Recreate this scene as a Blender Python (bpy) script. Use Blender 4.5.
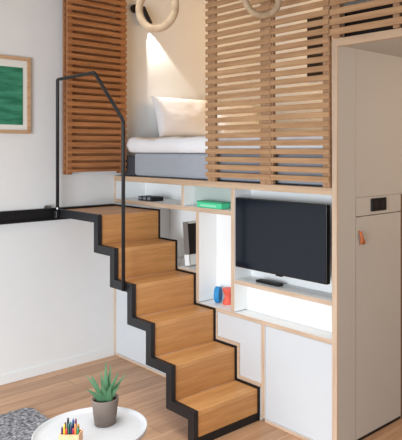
import bpy, bmesh, math, random
from mathutils import Vector, Matrix, noise
random.seed(7)
S = bpy.context.scene
for o in list(bpy.data.objects): bpy.data.objects.remove(o)
COL = S.collection
PI = math.pi
def srgb(r, g, b):
    f = lambda c: (c/12.92 if c <= .04045 else ((c+.055)/1.055)**2.4)
    return (f(r/255), f(g/255), f(b/255), 1)

# ---------------- camera ----------------
H = 1.75; TH = -0.7702; F = 613.12; CX, CY = 4.6963, -2.7145; X0 = 290.0; HV = 149.9
cd = bpy.data.cameras.new('camera'); cam = bpy.data.objects.new('camera', cd); COL.objects.link(cam)
cam.location = (CX, CY, H); cam.rotation_euler = (PI/2, 0, -TH)
cd.sensor_fit = 'VERTICAL'; cd.sensor_height = 24; cd.lens = 24*F/440
cd.shift_x = (201 - X0)/440; cd.shift_y = -(220 - HV)/440
cd.clip_start = .05
S.camera = cam
# ---------------- world and lights ----------------
w = bpy.data.worlds.new('world'); S.world = w; w.use_nodes = True
bg = w.node_tree.nodes['Background']; bg.inputs[0].default_value = (.93, .96, 1, 1); bg.inputs[1].default_value = .42
def area(name, loc, target, sx, sy, power, col, spread=180):
    l = bpy.data.lights.new(name, 'AREA'); l.shape = 'RECTANGLE'; l.size = sx; l.size_y = sy; l.energy = power; l.color = col; l.spread = math.radians(spread)
    o = bpy.data.objects.new(name, l); COL.objects.link(o); o.location = loc
    o.rotation_euler = (Vector(target)-Vector(loc)).to_track_quat('-Z', 'Y').to_euler(); return o
area('window_daylight', (3.3, -4.8, 1.15), (.3, -.8, -.35), 2.6, 1.7, 84, (.86, .93, 1), 125)
area('overhead_fill', (2.2, -1.9, 3.46), (2.2, -1.9, 0), 2.4, 1.6, 26, (1, .98, .95), 80)  # added overhead fill to brighten floor and treads; no known ceiling fitting
def spot(name, loc, target, power, col, ang, blend=.4, rad=.02):
    l = bpy.data.lights.new(name, 'SPOT'); l.energy = power; l.color = col; l.spot_size = ang; l.spot_blend = blend; l.shadow_soft_size = rad
    o = bpy.data.objects.new(name, l); COL.objects.link(o); o.location = loc
    o.rotation_euler = (Vector(target)-Vector(loc)).to_track_quat('-Z', 'Y').to_euler(); return o
def point(name, loc, power, col, rad=.1):
    l = bpy.data.lights.new(name, 'POINT'); l.energy = power; l.color = col; l.shadow_soft_size = rad
    o = bpy.data.objects.new(name, l); COL.objects.link(o); o.location = loc; return o
spot('reading_light', (.014, .315, 2.852), (-.01, .72, 1.90), 24, (1, .95, .85), math.radians(46), .25)
point('loft_ceiling_light', (1.0, 1.2, 2.8), 11, (1, .55, .17), .15)
point('passage_light', (4.0, 1.0, 2.15), 25, (1, .79, .60), .15)
vs = S.view_settings; vs.view_transform = 'Standard'; vs.look = 'None'; vs.gamma = 1; vs.use_curve_mapping = False
vs.exposure = 0.5

# ---------------- materials ----------------
def mat(name, col, rough=.5, spec=.5, metal=0, noise_amt=0, nscale=8, bump=0, bscale=60):
    m = bpy.data.materials.new(name); m.use_nodes = True; nt = m.node_tree; b = nt.nodes['Principled BSDF']
    c = srgb(*col); b.inputs['Base Color'].default_value = c; b.inputs['Roughness'].default_value = rough
    b.inputs['Specular IOR Level'].default_value = spec; b.inputs['Metallic'].default_value = metal
    tc = nt.nodes.new('ShaderNodeTexCoord')
    n = nt.nodes.new('ShaderNodeTexNoise'); n.inputs['Scale'].default_value = nscale; nt.links.new(tc.outputs['Object'], n.inputs['Vector'])
    mx = nt.nodes.new('ShaderNodeMix'); mx.data_type = 'RGBA'; a = max(noise_amt, .02)
    mx.inputs['A'].default_value = tuple(x*(1-a) for x in c[:3])+(1,); mx.inputs['B'].default_value = tuple(min(1, x*(1+a)) for x in c[:3])+(1,)
    nt.links.new(n.outputs['Fac'], mx.inputs['Factor']); nt.links.new(mx.outputs['Result'], b.inputs['Base Color'])
    if bump:
        n2 = nt.nodes.new('ShaderNodeTexNoise'); n2.inputs['Scale'].default_value = bscale; nt.links.new(tc.outputs['Object'], n2.inputs['Vector'])
        bp = nt.nodes.new('ShaderNodeBump'); bp.inputs['Strength'].default_value = bump; bp.inputs['Distance'].default_value = .01
        nt.links.new(n2.outputs['Fac'], bp.inputs['Height']); nt.links.new(bp.outputs['Normal'], b.inputs['Normal'])
    return m
def wood(name, c1, c2, axis='x', rough=.45, scale=1.0, bump=.08, spec=.4):
    m = bpy.data.materials.new(name); m.use_nodes = True; nt = m.node_tree; b = nt.nodes['Principled BSDF']
    b.inputs['Roughness'].default_value = rough; b.inputs['Specular IOR Level'].default_value = spec
    tc = nt.nodes.new('ShaderNodeTexCoord'); mp = nt.nodes.new('ShaderNodeMapping')
    k = {'x': (1, 14, 14), 'y': (14, 1, 14), 'z': (14, 14, 1)}[axis]
    mp.inputs['Scale'].default_value = tuple(v*scale*1.6 for v in k)
    nt.links.new(tc.outputs['Object'], mp.inputs['Vector'])
    n = nt.nodes.new('ShaderNodeTexNoise'); n.inputs['Scale'].default_value = 1.5; n.inputs['Detail'].default_value = 6; n.inputs['Roughness'].default_value = .6
    nt.links.new(mp.outputs[0], n.inputs['Vector'])
    r = nt.nodes.new('ShaderNodeValToRGB'); r.color_ramp.elements[0].position = .3; r.color_ramp.elements[1].position = .72
    r.color_ramp.elements[0].color = srgb(*c1); r.color_ramp.elements[1].color = srgb(*c2)
    nt.links.new(n.outputs['Fac'], r.inputs[0]); nt.links.new(r.outputs[0], b.inputs['Base Color'])
    bp = nt.nodes.new('ShaderNodeBump'); bp.inputs['Strength'].default_value = bump; bp.inputs['Distance'].default_value = .005
    nt.links.new(n.outputs['Fac'], bp.inputs['Height']); nt.links.new(bp.outputs['Normal'], b.inputs['Normal'])
    return m
def floor_mat():
    m = wood('oak_planks', (178, 134, 99), (213, 172, 136), 'y', .38, .8, .05)
    nt = m.node_tree; b = nt.nodes['Principled BSDF']
    src = b.inputs['Base Color'].links[0].from_socket
    tc = nt.nodes.new('ShaderNodeTexCoord'); mp = nt.nodes.new('ShaderNodeMapping'); mp.inputs['Rotation'].default_value = (0, 0, PI/2)
    nt.links.new(tc.outputs['Object'], mp.inputs['Vector'])
    br = nt.nodes.new('ShaderNodeTexBrick'); br.inputs['Scale'].default_value = 1; br.inputs['Brick Width'].default_value = 1.5; br.inputs['Row Height'].default_value = .14
    br.inputs['Mortar Size'].default_value = .0018; br.inputs['Mortar Smooth'].default_value = .3
    br.inputs['Color1'].default_value = (.72, .70, .68, 1); br.inputs['Color2'].default_value = (1, 1, 1, 1); br.inputs['Mortar'].default_value = (.35, .3, .25, 1)
    nt.links.new(mp.outputs[0], br.inputs['Vector'])
    mx = nt.nodes.new('ShaderNodeMix'); mx.data_type = 'RGBA'; mx.blend_type = 'MULTIPLY'; mx.inputs['Factor'].default_value = 1
    nt.links.new(src, mx.inputs['A']); nt.links.new(br.outputs['Color'], mx.inputs['B']); nt.links.new(mx.outputs['Result'], b.inputs['Base Color'])
    return m
M = dict(
    wall=mat('painted_wall', (226, 227, 226), .9, .2, bump=.03, bscale=150),
    ceil=mat('ceiling_paint', (206, 204, 200), .9, .2),
    part=mat('grey_panel', (190, 184, 174), .6, .3, noise_amt=.03, nscale=3),
    white=mat('lit_white_laminate', (240, 241, 240), .4, .35),  # carcass white raised in colour so the niches look lit
    sage=mat('sage_laminate', (180, 192, 187), .5, .3),
    edge=wood('plywood_edge', (188, 162, 138), (216, 192, 168), 'x', .6, 1.2),
    edgev=wood('plywood_edge_upright', (188, 162, 138), (216, 192, 168), 'z', .6, 1.2),
    beam=wood('pale_beam', (184, 154, 126), (210, 182, 152), 'x', .6, 1.0),
    cedar=wood('cedar_slats', (138, 88, 52), (184, 126, 80), 'y', .5, 1.2),
    cedarv=wood('cedar_stile', (138, 88, 52), (180, 122, 78), 'z', .5, 1.2),
    slat=wood('oak_slats', (158, 118, 82), (194, 154, 114), 'x', .5, 1.2),
    slatv=wood('oak_stile', (152, 114, 84), (190, 152, 116), 'z', .5, 1.2),
    step=wood('oak_tread', (182, 128, 76), (218, 164, 106), 'y', .4, .9),
    riser=wood('oak_riser', (176, 122, 70), (212, 156, 98), 'y', .4, .9),
    black=mat('black_steel', (27, 28, 32), .45, .4),
    blackm=mat('matt_black', (16, 16, 18), .5, .4),
    rail=mat('handrail_steel', (34, 35, 37), .45, .4),
    steel=mat('brushed_steel', (150, 150, 150), .3, .5, 1),
    tvbody=mat('tv_plastic', (14, 14, 16), .35, .4), screen=mat('tv_glass', (8, 18, 32), .12, .32),
    matt=mat('mattress_fabric', (166, 170, 178), .95, .1, noise_amt=.08, nscale=40, bump=.2, bscale=300),
    base=mat('charcoal_fabric', (72, 72, 76), .95, .1, noise_amt=.1, nscale=60),
    linen=mat('white_linen', (238, 238, 240), .9, .1, bump=.05, bscale=60),
    ring=wood('birch_ring', (176, 150, 120), (206, 182, 150), 'x', .55, 1.0), strap=mat('strap_webbing', (70, 66, 60), .9, .1),
    doorw=mat('dimmed_white_laminate', (208, 213, 217), .4, .35),  # same cabinet white, darkened to offset the strong light on the doors
    table=mat('white_metal', (186, 189, 193), .35, .4),
    pot=mat('taupe_ceramic', (122, 110, 102), .8, .2, noise_amt=.06, nscale=30), soil=mat('dark_soil', (48, 38, 30), 1, .1, noise_amt=.4, nscale=90, bump=.6),
    leather=mat('tan_leather', (186, 106, 62), .6, .3), dark=mat('dark_board', (34, 28, 26), .6, .3),
    frame=wood('frame_wood', (176, 138, 104), (208, 174, 138), 'y', .5, 1.2), mount=mat('picture_mount', (226, 226, 220), .9, .1),
    block=wood('pencil_block_wood', (214, 166, 124), (232, 190, 150), 'x', .6, 1.0),
    teal=mat('green_cover', (84, 212, 156), .5, .3), blue=mat('blue_paint', (36, 136, 196), .5, .4), coral=mat('coral_paint', (232, 98, 78), .5, .4),
    greyp=mat('grey_plastic', (128, 132, 138), .5, .4), cream=mat('paper', (232, 230, 222), .9, .1), brown=mat('brown_door', (120, 92, 72), .6, .3),
)
# green print in the frame
def print_mat():
    m = bpy.data.materials.new('green_print'); m.use_nodes = True; nt = m.node_tree; b = nt.nodes['Principled BSDF']; b.inputs['Roughness'].default_value = .8
    tc = nt.nodes.new('ShaderNodeTexCoord'); mp = nt.nodes.new('ShaderNodeMapping'); mp.inputs['Scale'].default_value = (1, 2.5, 14)
    nt.links.new(tc.outputs['Object'], mp.inputs['Vector'])
    n = nt.nodes.new('ShaderNodeTexNoise'); n.inputs['Scale'].default_value = 2.2; n.inputs['Detail'].default_value = 4; nt.links.new(mp.outputs[0], n.inputs['Vector'])
    r = nt.nodes.new('ShaderNodeValToRGB'); r.color_ramp.elements[0].color = srgb(22, 104, 76); r.color_ramp.elements[1].color = srgb(70, 152, 118)
    r.color_ramp.elements[0].position = .35; r.color_ramp.elements[1].position = .75
    nt.links.new(n.outputs['Fac'], r.inputs[0]); nt.links.new(r.outputs[0], b.inputs['Base Color']); return m
M['print'] = print_mat()
def leaf_mat():
    m = mat('aloe_leaf', (78, 118, 84), .5, .3, noise_amt=.45, nscale=170); return m
M['leaf'] = leaf_mat()

# ---------------- helpers ----------------
def box(bm, x0, x1, y0, y1, z0, z1):
    c = [bm.verts.new(p) for p in ((x0,y0,z0),(x1,y0,z0),(x1,y1,z0),(x0,y1,z0),(x0,y0,z1),(x1,y0,z1),(x1,y1,z1),(x0,y1,z1))]
    for f in ((0,3,2,1),(4,5,6,7),(0,1,5,4),(1,2,6,5),(2,3,7,6),(3,0,4,7)): bm.faces.new([c[i] for i in f])
def prism(bm, pts, y0, y1):      # polygon in x,z extruded along y
    a = [bm.verts.new((x, y0, z)) for x, z in pts]; b = [bm.verts.new((x, y1, z)) for x, z in pts]; n = len(pts)
    bm.faces.new(a); bm.faces.new(b[::-1])
    for i in range(n): bm.faces.new((a[i], b[i], b[(i+1) % n], a[(i+1) % n]))
def cyl(bm, p, q, r, r2=None, seg=20, cap=True):
    p = Vector(p); q = Vector(q); r2 = r if r2 is None else r2
    d = (q-p).normalized(); a = d.orthogonal().normalized(); b = d.cross(a)
    A = [bm.verts.new(p+(a*math.cos(t)+b*math.sin(t))*r) for t in [2*PI*i/seg for i in range(seg)]]
    B = [bm.verts.new(q+(a*math.cos(t)+b*math.sin(t))*r2) for t in [2*PI*i/seg for i in range(seg)]]
    for i in range(seg): bm.faces.new((A[i], A[(i+1) % seg], B[(i+1) % seg], B[i]))
    if cap: bm.faces.new(A[::-1]); bm.faces.new(B)
def tube(bm, pts, r, seg=12):
    pts = [Vector(p) for p in pts]; rings = []; prev = None
    for i, p in enumerate(pts):
        d = (pts[min(i+1, len(pts)-1)]-pts[max(i-1, 0)]).normalized()
        a = (prev - d*prev.dot(d)).normalized() if prev else d.orthogonal().normalized()
        prev = a; b = d.cross(a)
        rr = r[i] if isinstance(r, (list, tuple)) else r
        rings.append([bm.verts.new(p+(a*math.cos(t)+b*math.sin(t))*rr) for t in [2*PI*k/seg for k in range(seg)]])
    for u, v in zip(rings, rings[1:]):
        for k in range(seg): bm.faces.new((u[k], u[(k+1) % seg], v[(k+1) % seg], v[k]))
    bm.faces.new(rings[0][::-1]); bm.faces.new(rings[-1])
def lathe(bm, prof, c, seg=40, closed=False):
    R = []
    for r, z in prof: R.append([bm.verts.new((c[0]+r*math.cos(2*PI*k/seg), c[1]+r*math.sin(2*PI*k/seg), c[2]+z)) for k in range(seg)])
    for u, v in zip(R, R[1:]):
        for k in range(seg): bm.faces.new((u[k], u[(k+1) % seg], v[(k+1) % seg], v[k]))
    if closed:
        for k in range(seg): bm.faces.new((R[-1][k], R[-1][(k+1) % seg], R[0][(k+1) % seg], R[0][k]))
    else: bm.faces.new(R[0][::-1]); bm.faces.new(R[-1])
def wpos(o):
    p = Vector((0, 0, 0))
    while o: p = p+o.location; o = o.parent
    return p
def obj(name, bm, m, parent=None, bev=0, smooth=False, origin=None):
    ms = m if isinstance(m, (list, tuple)) else [m]
    bmesh.ops.recalc_face_normals(bm, faces=bm.faces)
    if origin is None:
        xs = [v.co for v in bm.verts]; origin = Vector([(min(v[i] for v in xs)+max(v[i] for v in xs))/2 for i in range(3)])
        if not parent: origin.z = min(v.z for v in xs)
    origin = Vector(origin)
    for v in bm.verts: v.co -= origin
    me = bpy.data.meshes.new(name); bm.to_mesh(me); bm.free()
    for x in ms: me.materials.append(M[x] if isinstance(x, str) else x)
    o = bpy.data.objects.new(name, me); COL.objects.link(o)
    if parent: o.parent = parent; o.location = origin-wpos(parent)
    else: o.location = origin
    if smooth:
        for p in me.polygons: p.use_smooth = True
    if bev:
        b = o.modifiers.new('bevel', 'BEVEL'); b.width = bev; b.segments = 2; b.limit_method = 'ANGLE'
    return o
def B(name, x0, x1, y0, y1, z0, z1, m, parent=None, bev=.0, front=None):
    bm = bmesh.new(); box(bm, x0, x1, y0, y1, z0, z1)
    if front:
        bm.normal_update()
        for f in bm.faces:
            if f.calc_center_median().y < y0+1e-6: f.material_index = 1
        return obj(name, bm, [m, front], parent, bev)
    return obj(name, bm, m, parent, bev)
def thing(name, label, cat, loc, group=None):
    o = bpy.data.objects.new(name, None); COL.objects.link(o); o.location = loc; o.empty_display_size = .1
    o['label'] = label; o['category'] = cat
    if group: o['group'] = group
    return o
def tag(o, label, cat, group=None):
    o['label'] = label; o['category'] = cat
    if group: o['group'] = group
    return o
def struct(o): o['kind'] = 'structure'; return o

R_ = .2149; T_ = .2255; X1 = .6662; W_ = .527; L = 2.4389; YB = 1.9
LX = 5.6
# ---------------- setting ----------------
struct(B('floor', -.1, LX, -5.2, 2.6, -.1, 0, floor_mat()))
struct(B('wall_left', -.15, -.03, -5.2, YB+.1, 0, 3.5, 'wall'))
struct(B('ceiling', -.1, LX, -3.6, 2.6, 3.5, 3.6, 'ceil'))
struct(B('wall_back', -.03, LX, YB, YB+.1, 0, 3.5, 'wall'))
struct(B('baseboard_left', -.03, -.018, -5.2, -.002, 0, .07, 'wall', bev=.002))
# storage block side wall (grey), lower part and alcove wall above
struct(B('wall_right', 2.405, L, .012, .172, 0, 2.36, 'part'))
bm = bmesh.new(); box(bm, 2.405, L-.001, .174, YB, 1.466, 2.36)
struct(obj('wall_partition', bm, 'part'))
struct(B('wall_alcove', 2.42, 2.44, .06, YB, 2.36, 3.5, 'wall'))
# passage soffit and fascia beam
struct(B('ceiling_passage', L, LX, .022, YB, 2.352, 2.38, 'part'))
struct(B('trim_1', 2.402, L, -.002, .012, 0, 2.39, 'edgev', bev=.001))
struct(B('trim_2', L, LX, -.002, .022, 2.345, 2.39, 'beam', bev=.001))
struct(B('trim_3', -.03, 2.402, -.003, .03, 1.488, 1.53, 'beam', bev=.002))
struct(B('floor_loft', -.03, 2.402, .03, YB, 1.49, 1.528, 'white'))
struct(B('shade_board', 2.42, LX, .07, .09, 2.392, 2.56, 'dark'))  # added dark board standing in for the shade behind the high slats
struct(B('wall_passage', L+.02, LX, YB-.3, YB-.28, 0, 2.35, 'brown'))

# ---------------- storage cabinet under the loft ----------------
cab = thing('storage_cabinet', 'built-in white storage cabinet with pale plywood edges under the loft bed, behind the stairs', 'cabinet', (1.2, 0, 0))
EV = 'edgev'; EH = 'edge'
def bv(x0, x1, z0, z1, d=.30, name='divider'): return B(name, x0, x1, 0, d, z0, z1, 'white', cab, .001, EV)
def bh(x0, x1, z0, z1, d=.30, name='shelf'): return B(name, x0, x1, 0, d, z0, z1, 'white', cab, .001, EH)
bv(-.029, .0, 0, 1.487, name='side_panel')
bh(.0, 1.503, 1.302, 1.335)
bv(.935, .965, 1.336, 1.487)
bv(1.114, 1.150, .655, 1.301)
bv(1.503, 1.540, .655, 1.487)
bh(1.541, 2.401, .846, .873)
bh(.85, 2.401, .622, .650)
bh(.0, 1.113, .850, .872)
bv(1.802, 1.836, .022, .621)
bh(.0, 1.80, 0, .02, name='plinth'); bh(1.836, 2.401, 0, .02, name='plinth')
B('back_panel', .0, .934, .285, .30, 1.336, 1.487, 'white', cab)
B('back_panel', .966, 1.502, .10, .115, 1.336, 1.487, 'sage', cab)
B('back_panel', .404, 1.113, .265, .28, .873, 1.301, 'white', cab)
B('divider', .40, .403, .004, .27, .873, 1.301, 'white', cab)
B('back_panel', 1.151, 1.502, .16, .175, .651, 1.301, 'white', cab)
B('back_panel', 1.541, 2.401, .15, .165, .874, 1.487, 'white', cab)
B('back_panel', 1.541, 2.401, .11, .125, .651, .845, 'white', cab)
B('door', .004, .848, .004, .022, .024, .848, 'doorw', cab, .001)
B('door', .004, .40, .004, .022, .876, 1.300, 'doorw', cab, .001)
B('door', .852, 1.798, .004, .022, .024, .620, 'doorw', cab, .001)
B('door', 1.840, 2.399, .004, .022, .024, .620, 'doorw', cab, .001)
# stepped plywood lipping that follows the stair line
bm = bmesh.new()
x3 = X1+3*T_; x4 = X1+4*T_; x5 = X1+5*T_
e = .022; o_ = .003
prism(bm, [(x3+o_, 3*R_-.03), (x3+o_, 2*R_+o_), (x4+o_, 2*R_+o_), (x4+o_, R_+o_), (x5+.006, R_+o_), (x5+.006, R_+o_+e),
           (x4+o_+e, R_+o_+e), (x4+o_+e, 2*R_+o_+e), (x3+o_+.014, 2*R_+o_+e), (x3+o_+.014, 3*R_-.03)], -.004, .0035)
obj('stepped_edging', bm, 'edge', cab)

# ---------------- staircase ----------------
st = thing('staircase', 'oak plank staircase with zigzag black steel stringer and handrail, climbing to the loft landing', 'staircase', (X1+2*T_, -W_/2, 0))
def profile(off_out, off_in):     # zigzag band in x,z
    out = []; inn = []
    out.append((.012, 6*R_-off_out)); inn.append((.012, 6*R_-off_in))
    for i in range(6):
        x = X1+i*T_; z = (6-i)*R_
        out.append((x-off_out, z-off_out)); inn.append((x-off_in, z-off_in))
        if i < 5: out.append((x-off_out, z-R_-off_out)); inn.append((x-off_in, z-R_-off_in))
    out.append((x5-off_out, .0)); inn.append((x5-off_in, .0))
    return out+inn[::-1]
bm = bmesh.new(); prism(bm, profile(.004, .064), -W_, -W_+.032); stg = obj('stringer', bm, 'black', st, .002)
bm = bmesh.new(); prism(bm, profile(0, .03), -.012, -.004); obj('side_edging', bm, 'blackm', st)
ya, yb = -W_+.033, -.013
for i in range(6):
    x = X1+i*T_; z = (6-i)*R_; o2 = .012
    xs = .022 if i == 0 else X1+(i-1)*T_-o2
    bm = bmesh.new(); box(bm, xs+.0005, x-o2, ya, yb, z-o2-.030, z-o2); obj('tread', bm, 'step', st, .0015)
    zb = (z-R_-o2) if i < 5 else .048
    bm = bmesh.new(); box(bm, x-o2-.028, x-o2, ya, yb, zb, z-o2-.0305); obj('riser', bm, 'riser', st, .001)
B('kickplate', x5-.04, x5-.004, ya, yb, .001, .047, 'blackm', st)
B('landing_edging', .008, .0215, ya, yb, 1.245, 1.291, 'blackm', st)
# handrail
yh = -W_-.014
def arc(a, b, c, n=5, r=.03):
    a, b, c = map(Vector, (a, b, c)); p = b+(a-b).normalized()*r; q = b+(c-b).normalized()*r
    return [tuple(p*(1-t)**2+b*2*t*(1-t)+q*t*t) for t in [i/n for i in range(n+1)]]
P = [(.058, yh, 1.235), (.058, yh, 2.30), (.64, yh, 2.303), (1.03, yh, 1.948), (1.03, yh, .805)]
path = [P[0]]
for i in (1, 2, 3): path += arc(P[i-1], P[i], P[i+1], r=.02)
path.append(P[4])
bm = bmesh.new(); tube(bm, path, .0125, 14); hr = obj('handrail', bm, 'rail', st, smooth=True)
bm = bmesh.new(); box(bm, .040, .076, yh-.019, yh-.013, 1.222, 1.272); obj('bracket', bm, 'steel', st, .004)
bm = bmesh.new(); cyl(bm, (.058, yh, 1.287), (.058, yh, 1.30), .0135); obj('post_collar', bm, 'steel', hr, smooth=False)
bm = bmesh.new(); cyl(bm, (.01, yh-.085, 1.304), (.01, yh-.03, 1.304), .006); cyl(bm, (-.002, yh-.07, 1.306), (.02, yh-.07, 1.306), .012); obj('guide_roller', bm, 'steel', st)
bm = bmesh.new(); cyl(bm, (1.07, -W_-.004, .835), (1.07, -W_, .835), .011); obj('stringer_bolt', bm, 'blackm', stg)

# guide rail along the wall
bm = bmesh.new()
a = [(x_-.03, z_) for x_, z_ in [(.001, 1.292), (.03, 1.292), (.03, 1.280), (.012, 1.280), (.012, 1.212), (.034, 1.212), (.034, 1.197), (.001, 1.197)]]
y0_, y1_ = -5.0, -.02
A_ = [bm.verts.new((x, y0_, z)) for x, z in a]; B_ = [bm.verts.new((x, y1_, z)) for x, z in a]
bm.faces.new(A_); bm.faces.new(B_[::-1])
for i in range(8): bm.faces.new((A_[i], B_[i], B_[(i+1) % 8], A_[(i+1) % 8]))
tag(obj('guide_rail', bm, 'blackm'), 'long black steel channel rail fixed along the left wall, level with the stair landing', 'rail')

# ---------------- slatted shutters ----------------
PZ = .0538; G0 = 1.551; GAP = .0200
def slat_rows(z0, z1, g0=G0, pz=PZ, gap=GAP):
    rows = []; k = math.floor((z0-g0)/pz)-1
    while g0+k*pz < z1+pz:
        a_, b_ = g0+k*pz+gap/2, g0+(k+1)*pz-gap/2; k += 1
        a_, b_ = max(a_, z0), min(b_, z1)
        if b_-a_ > .012: rows.append((a_, b_))
    return rows
def shutter(label, x0, x1, yf, z0, z1, mats, stiles, along='x', plane=0, g0=G0, pz=PZ):
    mid = (x0+x1)/2
    loc = (mid, yf, z0) if along == 'x' else (plane, mid, z0)
    t = thing('slatted_shutter', label, 'shutter', loc, 'sliding slatted loft shutters')
    bm = bmesh.new()
    for a_, b_ in slat_rows(z0 if along == 'x' else z0+.02, z1, g0, pz):
        if along == 'x': box(bm, x0, x1, yf, yf+.015, a_, b_)
        else: box(bm, plane-.015, plane, x0, x1, a_, b_)
    obj('slats', bm, mats[0], t, .002)
    for s0, s1 in stiles:
        bm = bmesh.new()
        if along == 'x': box(bm, s0, s1, yf+.0155, yf+.037, z0, z1)
        else: box(bm, plane-.037, plane-.0155, s0, s1, z0, z1)
        obj('stile', bm, mats[1], t, .001)
    return t
ZT = 3.42
shutter('oak slatted shutter panel left of centre, beside the bed opening and above the green box', 1.262, 1.915, -.032, 1.532, ZT, ('slat', 'slatv'), [(1.272, 1.352), (1.812, 1.914)])
shutter('oak slatted shutter panel directly above the television, next to the grey wall corner', 1.919, 2.402, -.032, 1.532, ZT, ('slat', 'slatv'), [(1.9195, 1.930), (2.345, 2.396)])
shutter('oak slatted shutter panel high over the passage opening at the top right', 2.408, 3.6, -.032, 2.392, ZT, ('slat', 'slatv'), [(2.414, 2.470), (2.835, 2.875), (3.5, 3.58)], g0=2.396, pz=.0568)
def side_shutter(label, pl):
    return shutter(label, -.485, .036, 0, 1.555, ZT, ('cedar', 'cedarv'), [(-.483, -.440), (-.012, .034)], 'y', pl)
side_shutter('reddish cedar slatted shutter folded against the left wall above the landing, front leaf', .115)
t = thing('slatted_shutter', 'rear leaf of the folded reddish cedar shutter, against the left wall', 'shutter', (.03, -.23, 1.535), 'sliding slatted loft shutters')
bm = bmesh.new()
for a_, b_ in slat_rows(1.575, ZT, G0+PZ/2): box(bm, .045, .058, -.485, .036, a_, b_)
obj('slats', bm, 'cedar', t, .002)
for s0, s1 in ((-.483, -.440), (-.012, .034)):
    bm = bmesh.new(); box(bm, .022, .0445, s0, s1, 1.555, ZT); obj('stile', bm, 'cedarv', t, .001)

# ---------------- bed in the loft ----------------
bed = thing('loft_bed', 'grey upholstered bed with a blue-grey mattress on the loft platform', 'bed', (1.1, .8, 1.529))
B('bed_base', .03, 2.37, .075, 1.46, 1.529, 1.60, 'base', bed, .01)
B('headboard', .005, .20, .05, 1.46, 1.529, 1.70, 'base', bed, .012)
B('mattress', .205, 2.36, .045, 1.45, 1.535, 1.725, 'matt', bed, .025)
def blob(name, cx, cy, cz, ax, ay, az, m, nx=48, p=2.6, amp=.012, fr=4, rot=None, seed=0):
    bm = bmesh.new(); bmesh.ops.create_cube(bm, size=2)
    bmesh.ops.subdivide_edges(bm, edges=bm.edges[:], cuts=nx//3, use_grid_fill=True)
    for v in bm.verts:
        c = v.co
        k = (abs(c.x)**p+abs(c.y)**p+abs(c.z)**p)**(1/p)
        v.co = Vector((c.x/k, c.y/k, c.z/k))
    for v in bm.verts:
        q = Vector((v.co.x*ax, v.co.y*ay, v.co.z*az))
        d = noise.noise(q*fr+Vector((seed, 1, 2)))*amp+noise.noise(q*fr*2.7+Vector((3, seed, 5)))*amp*.5
        q += v.co.normalized()*d
        if rot: q = rot @ q
        v.co = q+Vector((cx, cy, cz))
    return obj(name, bm, m, smooth=True)
def duvet():
    bm = bmesh.new(); nx, ny = 120, 80; x0, x1, y0, y1 = .15, 2.385, .0, 1.5
    V = {}
    # closed soft slab: rounded section, wrinkled
    def P_(i, j, top):
        u = i/nx; v = j/ny; x = x0+(x1-x0)*u; y = y0+(y1-y0)*v
        ed = min(1, min(u*(x1-x0), (1-u)*(x1-x0), v*(y1-y0), (1-v)*(y1-y0))/.06)
        bul = math.sqrt(max(0, 1-(1-ed)**2))
        n = noise.noise(Vector((x*3, y*3, 0)))*.020+noise.noise(Vector((x*9, y*9, 3)))*.010
        z = 1.787+(.061+n)*bul if top else 1.787-.066*bul+(noise.noise(Vector((x*6, y*6, 9)))*.008 if v < .08 else 0)
        if not top: z = max(z, 1.727)
        yy = y+noise.noise(Vector((x*5, z*9, 1)))*.012*(1 if v < .06 else 0)
        if v < .10 and y < .09: yy = max(yy, .008)
        return (x, yy, z)
    for i in range(nx+1):
        for j in range(ny+1):
            V[i, j, 1] = bm.verts.new(P_(i, j, True))
            if i in (0, nx) or j in (0, ny): V[i, j, 0] = V[i, j, 1]
            else: V[i, j, 0] = bm.verts.new(P_(i, j, False))
    for i in range(nx):
        for j in range(ny):
            bm.faces.new((V[i, j, 1], V[i+1, j, 1], V[i+1, j+1, 1], V[i, j+1, 1]))
            q = [V[i, j, 0], V[i, j+1, 0], V[i+1, j+1, 0], V[i+1, j, 0]]
            try: bm.faces.new(q)
            except ValueError: pass
    return obj('duvet', bm, 'linen', smooth=True)
tag(duvet(), 'thick white duvet spread over the blue-grey mattress in the loft', 'duvet')
def pillow(cx, cy, cz, hz, hy, th, lean_, seed):
    bm = bmesh.new(); n = 30; G = {}; rot = Matrix.Rotation(math.radians(-lean_), 3, 'Y')
    for s in (1, -1):
        for i in range(n+1):
            for j in range(n+1):
                u, v = 2*i/n-1, 2*j/n-1; edge = i in (0, n) or j in (0, n)
                k = (max(0, 1-u*u)*max(0, 1-v*v))**.42
                pin = 1-.10*(u*u*v*v)-.05*(abs(u*v)**.5 if edge else 0)*0
                nz = noise.noise(Vector((u*2, v*2, seed)))*.010+noise.noise(Vector((u*5, v*5, seed+3)))*.004
                q = Vector((s*(th*k+nz*k+.005), u*hy*(1-.07*(1-v*v)*0-.06*v*v*0)*(1-.06*(1-abs(v))**1*abs(u)**6), v*hz*(1-.08*(1-abs(u))*abs(v)**6)))
                G[i, j, s] = bm.verts.new(rot @ q+Vector((cx, cy, cz)))
        for i in range(n):
            for j in range(n): bm.faces.new((G[i, j, s], G[i+1, j, s], G[i+1, j+1, s], G[i, j+1, s]))
    rim = [(i, 0) for i in range(n)]+[(n, j) for j in range(n)]+[(i, n) for i in range(n, 0, -1)]+[(0, j) for j in range(n, 0, -1)]
    for a_, b_ in zip(rim, rim[1:]+rim[:1]): bm.faces.new((G[a_[0], a_[1], 1], G[b_[0], b_[1], 1], G[b_[0], b_[1], -1], G[a_[0], a_[1], -1]))
    return obj('pillow', bm, 'linen', smooth=True)
tag(pillow(.125, .62, 2.042, .19, .31, .085, 20, 2), 'white pillow leaning against the left wall nearest the bed opening', 'pillow', 'bed pillows')
tag(pillow(.135, 1.24, 2.032, .18, .28, .085, 22, 8), 'white pillow further back on the bed, behind the slats', 'pillow', 'bed pillows')
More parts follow.
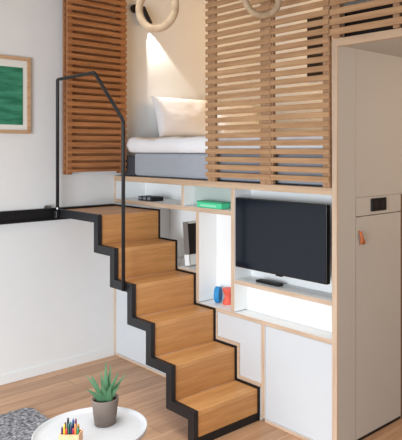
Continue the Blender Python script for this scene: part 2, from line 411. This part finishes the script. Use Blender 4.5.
# dark panel glimpsed on the back wall of the alcove
tag(B('wall_panel', 0.48, .70, YB-.02, YB-.001, 2.44, 3.10, 'dark', bev=.002), 'narrow dark panel on the alcove wall, glimpsed between the slats above the television', 'panel')
# reading lamp
lp = thing('reading_lamp', 'black wall spotlight shining down onto the pillow, behind the nearer gym ring', 'lamp', (.0, .30, 2.95))
bm = bmesh.new(); cyl(bm, (-.029, .19, 2.985), (.0, .19, 2.985), .036, seg=28); obj('wall_plate', bm, 'blackm', lp, .003)
bm = bmesh.new(); tube(bm, [(-.005, .19, 2.985), (.02, .195, 2.98), (.028, .235, 2.96)], .008); obj('arm', bm, 'blackm', lp, smooth=True)
bm = bmesh.new(); cyl(bm, (.028, .235, 3.00), (.038, .300, 2.855), .028, .036, seg=28); obj('lamp_head', bm, 'blackm', lp, .004)

# ---------------- television, remote, small things ----------------
tv = thing('television', 'flat black television mounted in the white cabinet niche', 'television', (1.962, .02, .96))
B('casing', 1.549, 2.360, .000, .035, .962, 1.430, 'tvbody', tv, .004)
B('screen', 1.558, 2.351, -.0015, .001, .972, 1.422, 'screen', tv)
B('wall_mount', 1.85, 2.08, .036, .149, 1.1, 1.3, 'blackm', tv, .004)
B('standby_light', 1.93, 1.985, .004, .022, .953, .9615, 'tvbody', tv, .002)
rc = thing('remote_control', 'slim black remote control lying on the shelf below the television', 'remote control', (1.81, .07, .8735))
bm = bmesh.new(); box(bm, 1.70, 1.915, .045, .095, .8735, .891); rbody = obj('remote_body', bm, 'blackm', rc, .006)
for k in range(5):
    for j in range(2): B('button', 1.755+k*.025, 1.767+k*.025, .056+j*.018, .066+j*.018, .8915, .8935, 'greyp', rbody, .001)
# green box lying on the upper shelf
bk = thing('box_file', 'flat bright green box lying on the upper shelf left of the television', 'box', (1.28, .05, 1.3355))
B('box_body', 1.110, 1.385, .012, .09, 1.3365, 1.374, 'teal', bk, .003)
B('paper_label', 1.15, 1.33, .0105, .0117, 1.345, 1.359, mat('pale_green_label', (150, 226, 190), .6), bk)
B('box_lid', 1.106, 1.389, .010, .094, 1.3745, 1.383, mat('dark_green_lid', (64, 160, 122), .5), bk, .002)
# media box in the low slot
mb = thing('media_player', 'low black media box with grey front blocks on the shelf above the landing', 'media player', (.33, .1, 1.3355))
B('player_body', .265, .47, .05, .16, 1.3365, 1.370, 'blackm', mb, .003)
for k in range(3): B('front_block', .278+k*.065, .278+k*.065+.040, .044, .051, 1.345, 1.366, 'greyp', mb, .002)
# leaning book
bo = thing('book', 'dark book with grey spine leaning in the narrow niche beside the stairs', 'book', (.97, .10, .8725))
sh = Matrix.Rotation(math.radians(-6), 3, 'Y')
def lean(name, x0, x1, y0, y1, z0, z1, m):
    bm = bmesh.new(); box(bm, x0, x1, y0, y1, z0, z1); c = Vector((.97, .1, .8795))
    for v in bm.verts: v.co = sh @ (v.co-c)+c+Vector((0, 0, .006))
    return obj(name, bm, m, bo, .001)
lean('page_block', .912, .955, .065, .225, .880, 1.200, 'cream')
lean('spine', .905, .961, .058, .064, .960, 1.205, mat('grey_spine', (120, 112, 108), .6))
lean('front_cover', .9555, .961, .065, .23, .960, 1.190, 'dark')
lean('back_cover', .905, .9115, .065, .23, .878, 1.205, 'cream')
lean('lower_band', .905, .962, .055, .0575, .878, .9595, 'white')
# blue and coral ornaments
bm = bmesh.new(); cyl(bm, (1.232, .085, .708), (1.268, .105, .708), .042, .042, seg=24)
for v in bm.verts: v.co.z = .708+(v.co.z-.708)*1.38
z_ = min(v.co.z for v in bm.verts)
for v in bm.verts: v.co.z += .651-z_
tag(obj('ornament', bm, 'blue', bev=.006, smooth=False), 'blue rounded disc ornament in the tall white niche beside the coral one', 'ornament')
bm = bmesh.new(); lathe(bm, [(.036, 0), (.038, .006), (.024, .045), (.022, .06), (.038, .100), (.038, .112)], (1.330, .118, .651), 24)
tag(obj('ornament', bm, 'coral', smooth=False), 'coral red waisted ornament in the tall white niche, right of the blue disc', 'ornament')

# ---------------- grey wardrobe on the passage side ----------------
wd = thing('wardrobe_cupboard', 'grey full-height cupboard with leather pull on the passage side of the partition', 'cupboard', (2.42, .41, 0))
B('carcass', 2.405, 2.418, .176, .650, .02, 1.465, 'part', wd)
wdoor = B('door', 2.420, L-.001, .178, .648, .022, 1.348, 'part', wd, .002)
B('upper_panel', 2.420, L-.001, .178, .648, 1.353, 1.4645, 'part', wd, .002)
B('plinth', 2.405, 2.43, .178, .648, 0, .018, 'dark', wd)
B('end_post', 2.405, L, .651, .668, 0, 1.462, 'brown', wd, .001)
bm = bmesh.new()
tube(bm, [(L-.001, .205, 1.262), (L+.012, .207, 1.255), (L+.016, .212, 1.225), (L+.010, .222, 1.200), (L+.006, .212, 1.185)], [.006, .009, .010, .010, .006], 10)
tube(bm, [(L+.008, .210, 1.235), (L+.014, .235, 1.205), (L+.006, .250, 1.185)], [.006, .009, .006], 10)
pull = obj('leather_pull', bm, 'leather', wdoor, smooth=True)
so = thing('wall_socket', 'square black double socket on the grey cupboard panel', 'socket', (L, .40, 1.376))
cpl = B('cover_plate', L, L+.010, .322, .475, 1.374, 1.452, 'blackm', so, .002)
for yc in (.362, .435):
    bm = bmesh.new()
    cyl(bm, (L+.0095, yc, 1.413), (L+.013, yc, 1.413), .024, seg=24); obj('socket_insert', bm, 'black', cpl, .001)

# ---------------- picture ----------------
pc = thing('framed_picture', 'green abstract print in a pale wooden frame on the left wall', 'picture', (.01, -1.1, 1.873))
WX = -.03
py0, py1, pz0, pz1 = -1.50, -.722, 1.873, 2.455; fw = .026
bm = bmesh.new()
box(bm, WX+.002, WX+.026, py0, py1, pz0, pz0+fw); box(bm, WX+.002, WX+.026, py0, py1, pz1-fw, pz1)
box(bm, WX+.002, WX+.026, py0, py0+fw, pz0+fw, pz1-fw); box(bm, WX+.002, WX+.026, py1-fw, py1, pz0+fw, pz1-fw)
obj('frame', bm, 'frame', pc, .002)
B('mount', WX+.004, WX+.010, py0+fw, py1-fw, pz0+fw, pz1-fw, 'mount', pc)
B('print', WX+.0105, WX+.0125, py0+.095, -.778, 1.940, 2.375, 'print', pc)

# ---------------- gym rings ----------------
def ring(label, x, y, z, rotz, R=.118, r=.0185):
    t = thing('gym_ring', label, 'gym ring', (x, y, z-R), 'wooden gym rings hanging in front of the loft')
    bm = bmesh.new(); n, k = 64, 16; V = []
    ax = Vector((math.cos(rotz), math.sin(rotz), 0)); nn = Vector((-math.sin(rotz), math.cos(rotz), 0)); up = Vector((0, 0, 1)); c = Vector((x, y, z))
    for i in range(n):
        a = 2*PI*i/n; d = ax*math.cos(a)+up*math.sin(a)
        V.append([bm.verts.new(c+d*(R-r+r*math.cos(2*PI*j/k))+nn*r*math.sin(2*PI*j/k)) for j in range(k)])
    for i in range(n):
        for j in range(k): bm.faces.new((V[i][j], V[(i+1) % n][j], V[(i+1) % n][(j+1) % k], V[i][(j+1) % k]))
    obj('hoop', bm, 'ring', t, smooth=True)
    bm = bmesh.new(); zt = z+R-2*r
    q = []
    for (a_, zz) in ((-.003, zt-.004), (-.003, 3.499), (.003, 3.499), (.003, zt-.004)): q.append((a_, zz))
    lo = [bm.verts.new(Vector((x, y, zz))+ax*s+nn*.021*(1 if a_ > 0 else -1)) for s in (-.014, .014) for a_, zz in q]
    bm.faces.new(lo[0:4]); bm.faces.new(lo[4:8][::-1])
    for i in range(4): bm.faces.new((lo[i], lo[(i+1) % 4], lo[4+(i+1) % 4], lo[4+i]))
    obj('strap', bm, 'strap', t)
ring('nearer pale wooden gym ring hanging in front of the bed opening', 2.08, -.974, 2.462, -TH-.35, .123)
ring('farther wooden gym ring hanging in front of the slatted shutters', 2.145, -.313, 2.62, -TH+.35, .121)

# ---------------- coffee table, plant, pencils ----------------
TX, TY, TZ, TR = 2.012, -1.294, .42, .257
tb = thing('coffee_table', 'small round white metal tray table on the wood floor', 'table', (TX, TY, 0))
bm = bmesh.new(); lathe(bm, [(TR-.03, -.016), (TR-.004, -.012), (TR, 0), (TR+.002, .012), (TR-.001, .016), (TR-.006, .010), (TR-.012, .001), (TR-.03, 0), (.01, 0)], (TX, TY, TZ), 96)
obj('tabletop', bm, 'table', tb, smooth=True)
for k in range(3):
    a = 2*PI*k/3+.3
    bm = bmesh.new(); cyl(bm, (TX+.16*math.cos(a), TY+.16*math.sin(a), TZ-.017), (TX+.21*math.cos(a), TY+.21*math.sin(a), .030), .011); obj('leg', bm, 'table', tb, smooth=True)
PX, PY = 1.975, -1.200
pp = thing('potted_aloe', 'small green aloe in a taupe pot standing on the round white table', 'plant', (PX, PY, TZ+.001))
bm = bmesh.new(); lathe(bm, [(.047, 0), (.050, .003), (.0645, .122), (.064, .125), (.059, .124), (.057, .105), (.01, .104)], (PX, PY, TZ+.001), 48); obj('pot', bm, 'pot', pp, smooth=True)
bm = bmesh.new(); lathe(bm, [(.056, .106), (.056, .112), (.02, .116), (.001, .116)], (PX, PY, TZ+.001), 24); obj('soil', bm, 'soil', pp)
rv = Vector((math.cos(-TH), math.sin(-TH), 0)); fv = Vector((-math.sin(-TH), math.cos(-TH), 0))
def leaf(dx, dy, h, w, curve, base=(0, 0)):    # dx sideways reach, dy depth reach (towards -: the viewer)
    bm = bmesh.new(); n = 12; b0 = Vector((PX, PY, TZ+.112))+rv*base[0]+fv*base[1]
    tip = rv*dx+fv*dy+Vector((0, 0, h)); out = (rv*dx+fv*dy)
    side = Vector((0, 0, 1)).cross(out if out.length > .004 else fv).normalized()
    side = tip.cross(fv).normalized()
    rows = []
    for i in range(n+1):
        t = i/n
        c = b0+(rv*dx+fv*dy)*(t**curve)+Vector((0, 0, h*t))
        wd_ = w*1.3*(1-t)**.8*(1 + .10*((i % 2)*2-1) if 0 < i < n else 1)
        nrm = side.cross(tip.normalized()).normalized()
        th = .010*(1-t)+.0008
        if i == n: wd_ = .0008
        rows.append([bm.verts.new(c+side*wd_), bm.verts.new(c+nrm*th), bm.verts.new(c-side*wd_), bm.verts.new(c-nrm*th*.3)])
    for u, v in zip(rows, rows[1:]):
        for k in range(4): bm.faces.new((u[k], u[(k+1) % 4], v[(k+1) % 4], v[k]))
    bm.faces.new(rows[0][::-1]); bm.faces.new(rows[-1])
    obj('leaf', bm, 'leaf', pp, smooth=False)
for a_ in ((-.085, .0, .125, .011, 1.3, (-.012, 0)), (-.045, -.02, .135, .014, 1.2, (-.012, -.012)), (.000, .0, .185, .014, 1.0, (0, .01)),
           (.012, .02, .160, .013, 1.1, (.006, .012)), (.050, -.01, .135, .013, 1.3, (.014, -.006)), (.078, .02, .118, .011, 1.3, (.016, .01)),
           (-.012, -.045, .085, .019, 1.4, (-.010, -.022)), (.026, -.042, .095, .018, 1.4, (.018, -.02)), (-.03, .04, .12, .012, 1.2, (-.01, .02)), (.035, .05, .11, .012, 1.2, (.01, .02)), (-.062, .03, .10, .012, 1.3, (-.02, .01)), (.006, -.05, .115, .016, 1.3, (.002, -.02)), (.062, -.035, .085, .014, 1.4, (.02, -.014)), (-.058, -.035, .075, .014, 1.5, (-.02, -.014))):
    leaf(*a_)
# pencil holder: wooden block below, coloured pencils standing in it
QX, QY = 2.103, -1.438
hold = thing('pencil_block', 'pale wooden pencil holder block standing on the round white table', 'pencil holder', (QX, QY, TZ+.001))
def rbox(bm, c, hw, hd, z0, z1):
    vs_ = []
    for z in (z0, z1):
        for sx, sy in ((-1, -1), (1, -1), (1, 1), (-1, 1)):
            p = Vector((c[0], c[1], 0))+rv*hw*sx+fv*hd*sy; vs_.append(bm.verts.new((p.x, p.y, z)))
    for f in ((0, 3, 2, 1), (4, 5, 6, 7), (0, 1, 5, 4), (1, 2, 6, 5), (2, 3, 7, 6), (3, 0, 4, 7)): bm.faces.new([vs_[i] for i in f])
zb_ = TZ+.001; hz = .076
bm = bmesh.new(); rbox(bm, (QX, QY), .044, .028, zb_, zb_+.012)
for s in (-1, 1):
    p = Vector((QX, QY, 0))+fv*.0255*s; rbox(bm, p, .044, .0025, zb_+.012, zb_+hz)
    p = Vector((QX, QY, 0))+rv*.0415*s; rbox(bm, p, .0025, .023, zb_+.012, zb_+hz)
obj('block', bm, 'block', hold)
pens = [('dark purple', (82, 44, 84)), ('yellow', (226, 186, 48)), ('red', (190, 50, 52)), ('dark green', (28, 92, 70)), ('navy', (36, 46, 84)), ('crimson', (168, 36, 66)), ('orange', (222, 130, 52)), ('emerald', (30, 130, 96)),
        ('brown', (96, 60, 40)), ('black', (30, 32, 36)), ('teal', (32, 122, 122)), ('blue', (40, 80, 140)), ('plum', (112, 40, 74)), ('mustard', (204, 158, 56))]
for i, (n_, c_) in enumerate(pens):
    row = 0 if i < 8 else 1; k = i if row == 0 else i-8
    s = -.0345+k*.00985 if row == 0 else -.029+k*.0116
    dpt = -.012 if row == 0 else .012
    p = Vector((QX, QY, 0))+rv*s+fv*dpt; top = zb_+.104+.012*math.sin(i*2.3)+(.014 if row else 0)+.010*math.exp(-(s/.02)**2)
    t = thing('coloured_pencil', n_+' pencil standing in the '+('front' if row == 0 else 'rear')+' row of the wooden pencil block', 'pencil', (p.x, p.y, zb_+.0125), 'coloured pencils in the block')
    pm = mat('pencil_'+n_.replace(' ', '_'), c_, .4)
    bm = bmesh.new(); cyl(bm, (p.x, p.y, zb_+.0125), (p.x, p.y, top-.008), .0049, seg=6); obj('shaft', bm, pm, t)
    bm = bmesh.new(); cyl(bm, (p.x, p.y, top-.0078), (p.x, p.y, top), .0049, .0030, seg=6); obj('tip', bm, pm, t)

# ---------------- rug ----------------
def rug():
    m = bpy.data.materials.new('grey_wool'); m.use_nodes = True; nt = m.node_tree; b = nt.nodes['Principled BSDF']; b.inputs['Roughness'].default_value = 1; b.inputs['Specular IOR Level'].default_value = .1
    tc = nt.nodes.new('ShaderNodeTexCoord'); n = nt.nodes.new('ShaderNodeTexNoise'); n.inputs['Scale'].default_value = 45; n.inputs['Detail'].default_value = 3; nt.links.new(tc.outputs['Object'], n.inputs['Vector'])
    r = nt.nodes.new('ShaderNodeValToRGB'); r.color_ramp.elements[0].position = .36; r.color_ramp.elements[1].position = .66
    r.color_ramp.elements[0].color = srgb(78, 80, 86); r.color_ramp.elements[1].color = srgb(158, 158, 161)
    nt.links.new(n.outputs['Fac'], r.inputs[0]); nt.links.new(r.outputs[0], b.inputs['Base Color'])
    bm = bmesh.new(); x0, x1, y0, y1 = .54, 2.6, -3.2, -.955; nx, ny = 200, 200; G = {}
    for i in range(nx+1):
        for j in range(ny+1):
            u, v = i/nx, j/ny; x = x0+(x1-x0)*u; y = y0+(y1-y0)*v
            # rounded corner nearest the wall
            r_ = .07; cx_, cy_ = x0+r_, y1-r_
            if x < cx_ and y > cy_:
                d = math.hypot(x-cx_, y-cy_); mm = max(cx_-x, y-cy_)
                if d > 1e-6: k = mm/d; x = cx_+(x-cx_)*k; y = cy_+(y-cy_)*k
            ed = 0 if (i in (0, nx) or j in (0, ny)) else 1
            z = .002+ed*(.016+.014*abs(noise.noise(Vector((x*38, y*38, 0))))+.006*noise.noise(Vector((x*90, y*90, 4))))
            if not ed: x += noise.noise(Vector((x*20, y*20, 7)))*.01; y += noise.noise(Vector((x*20, y*20, 2)))*.01
            G[i, j] = bm.verts.new((x, y, z))
    for i in range(nx):
        for j in range(ny): bm.faces.new((G[i, j], G[i+1, j], G[i+1, j+1], G[i, j+1]))
    lo = [bm.verts.new((G[i, j].co.x, G[i, j].co.y, .0005)) for i, j in ((0, 0), (nx, 0), (nx, ny), (0, ny))]
    return obj('rug', bm, m)
tag(rug(), 'woolly mottled grey rug on the wood floor, behind the round table', 'rug')
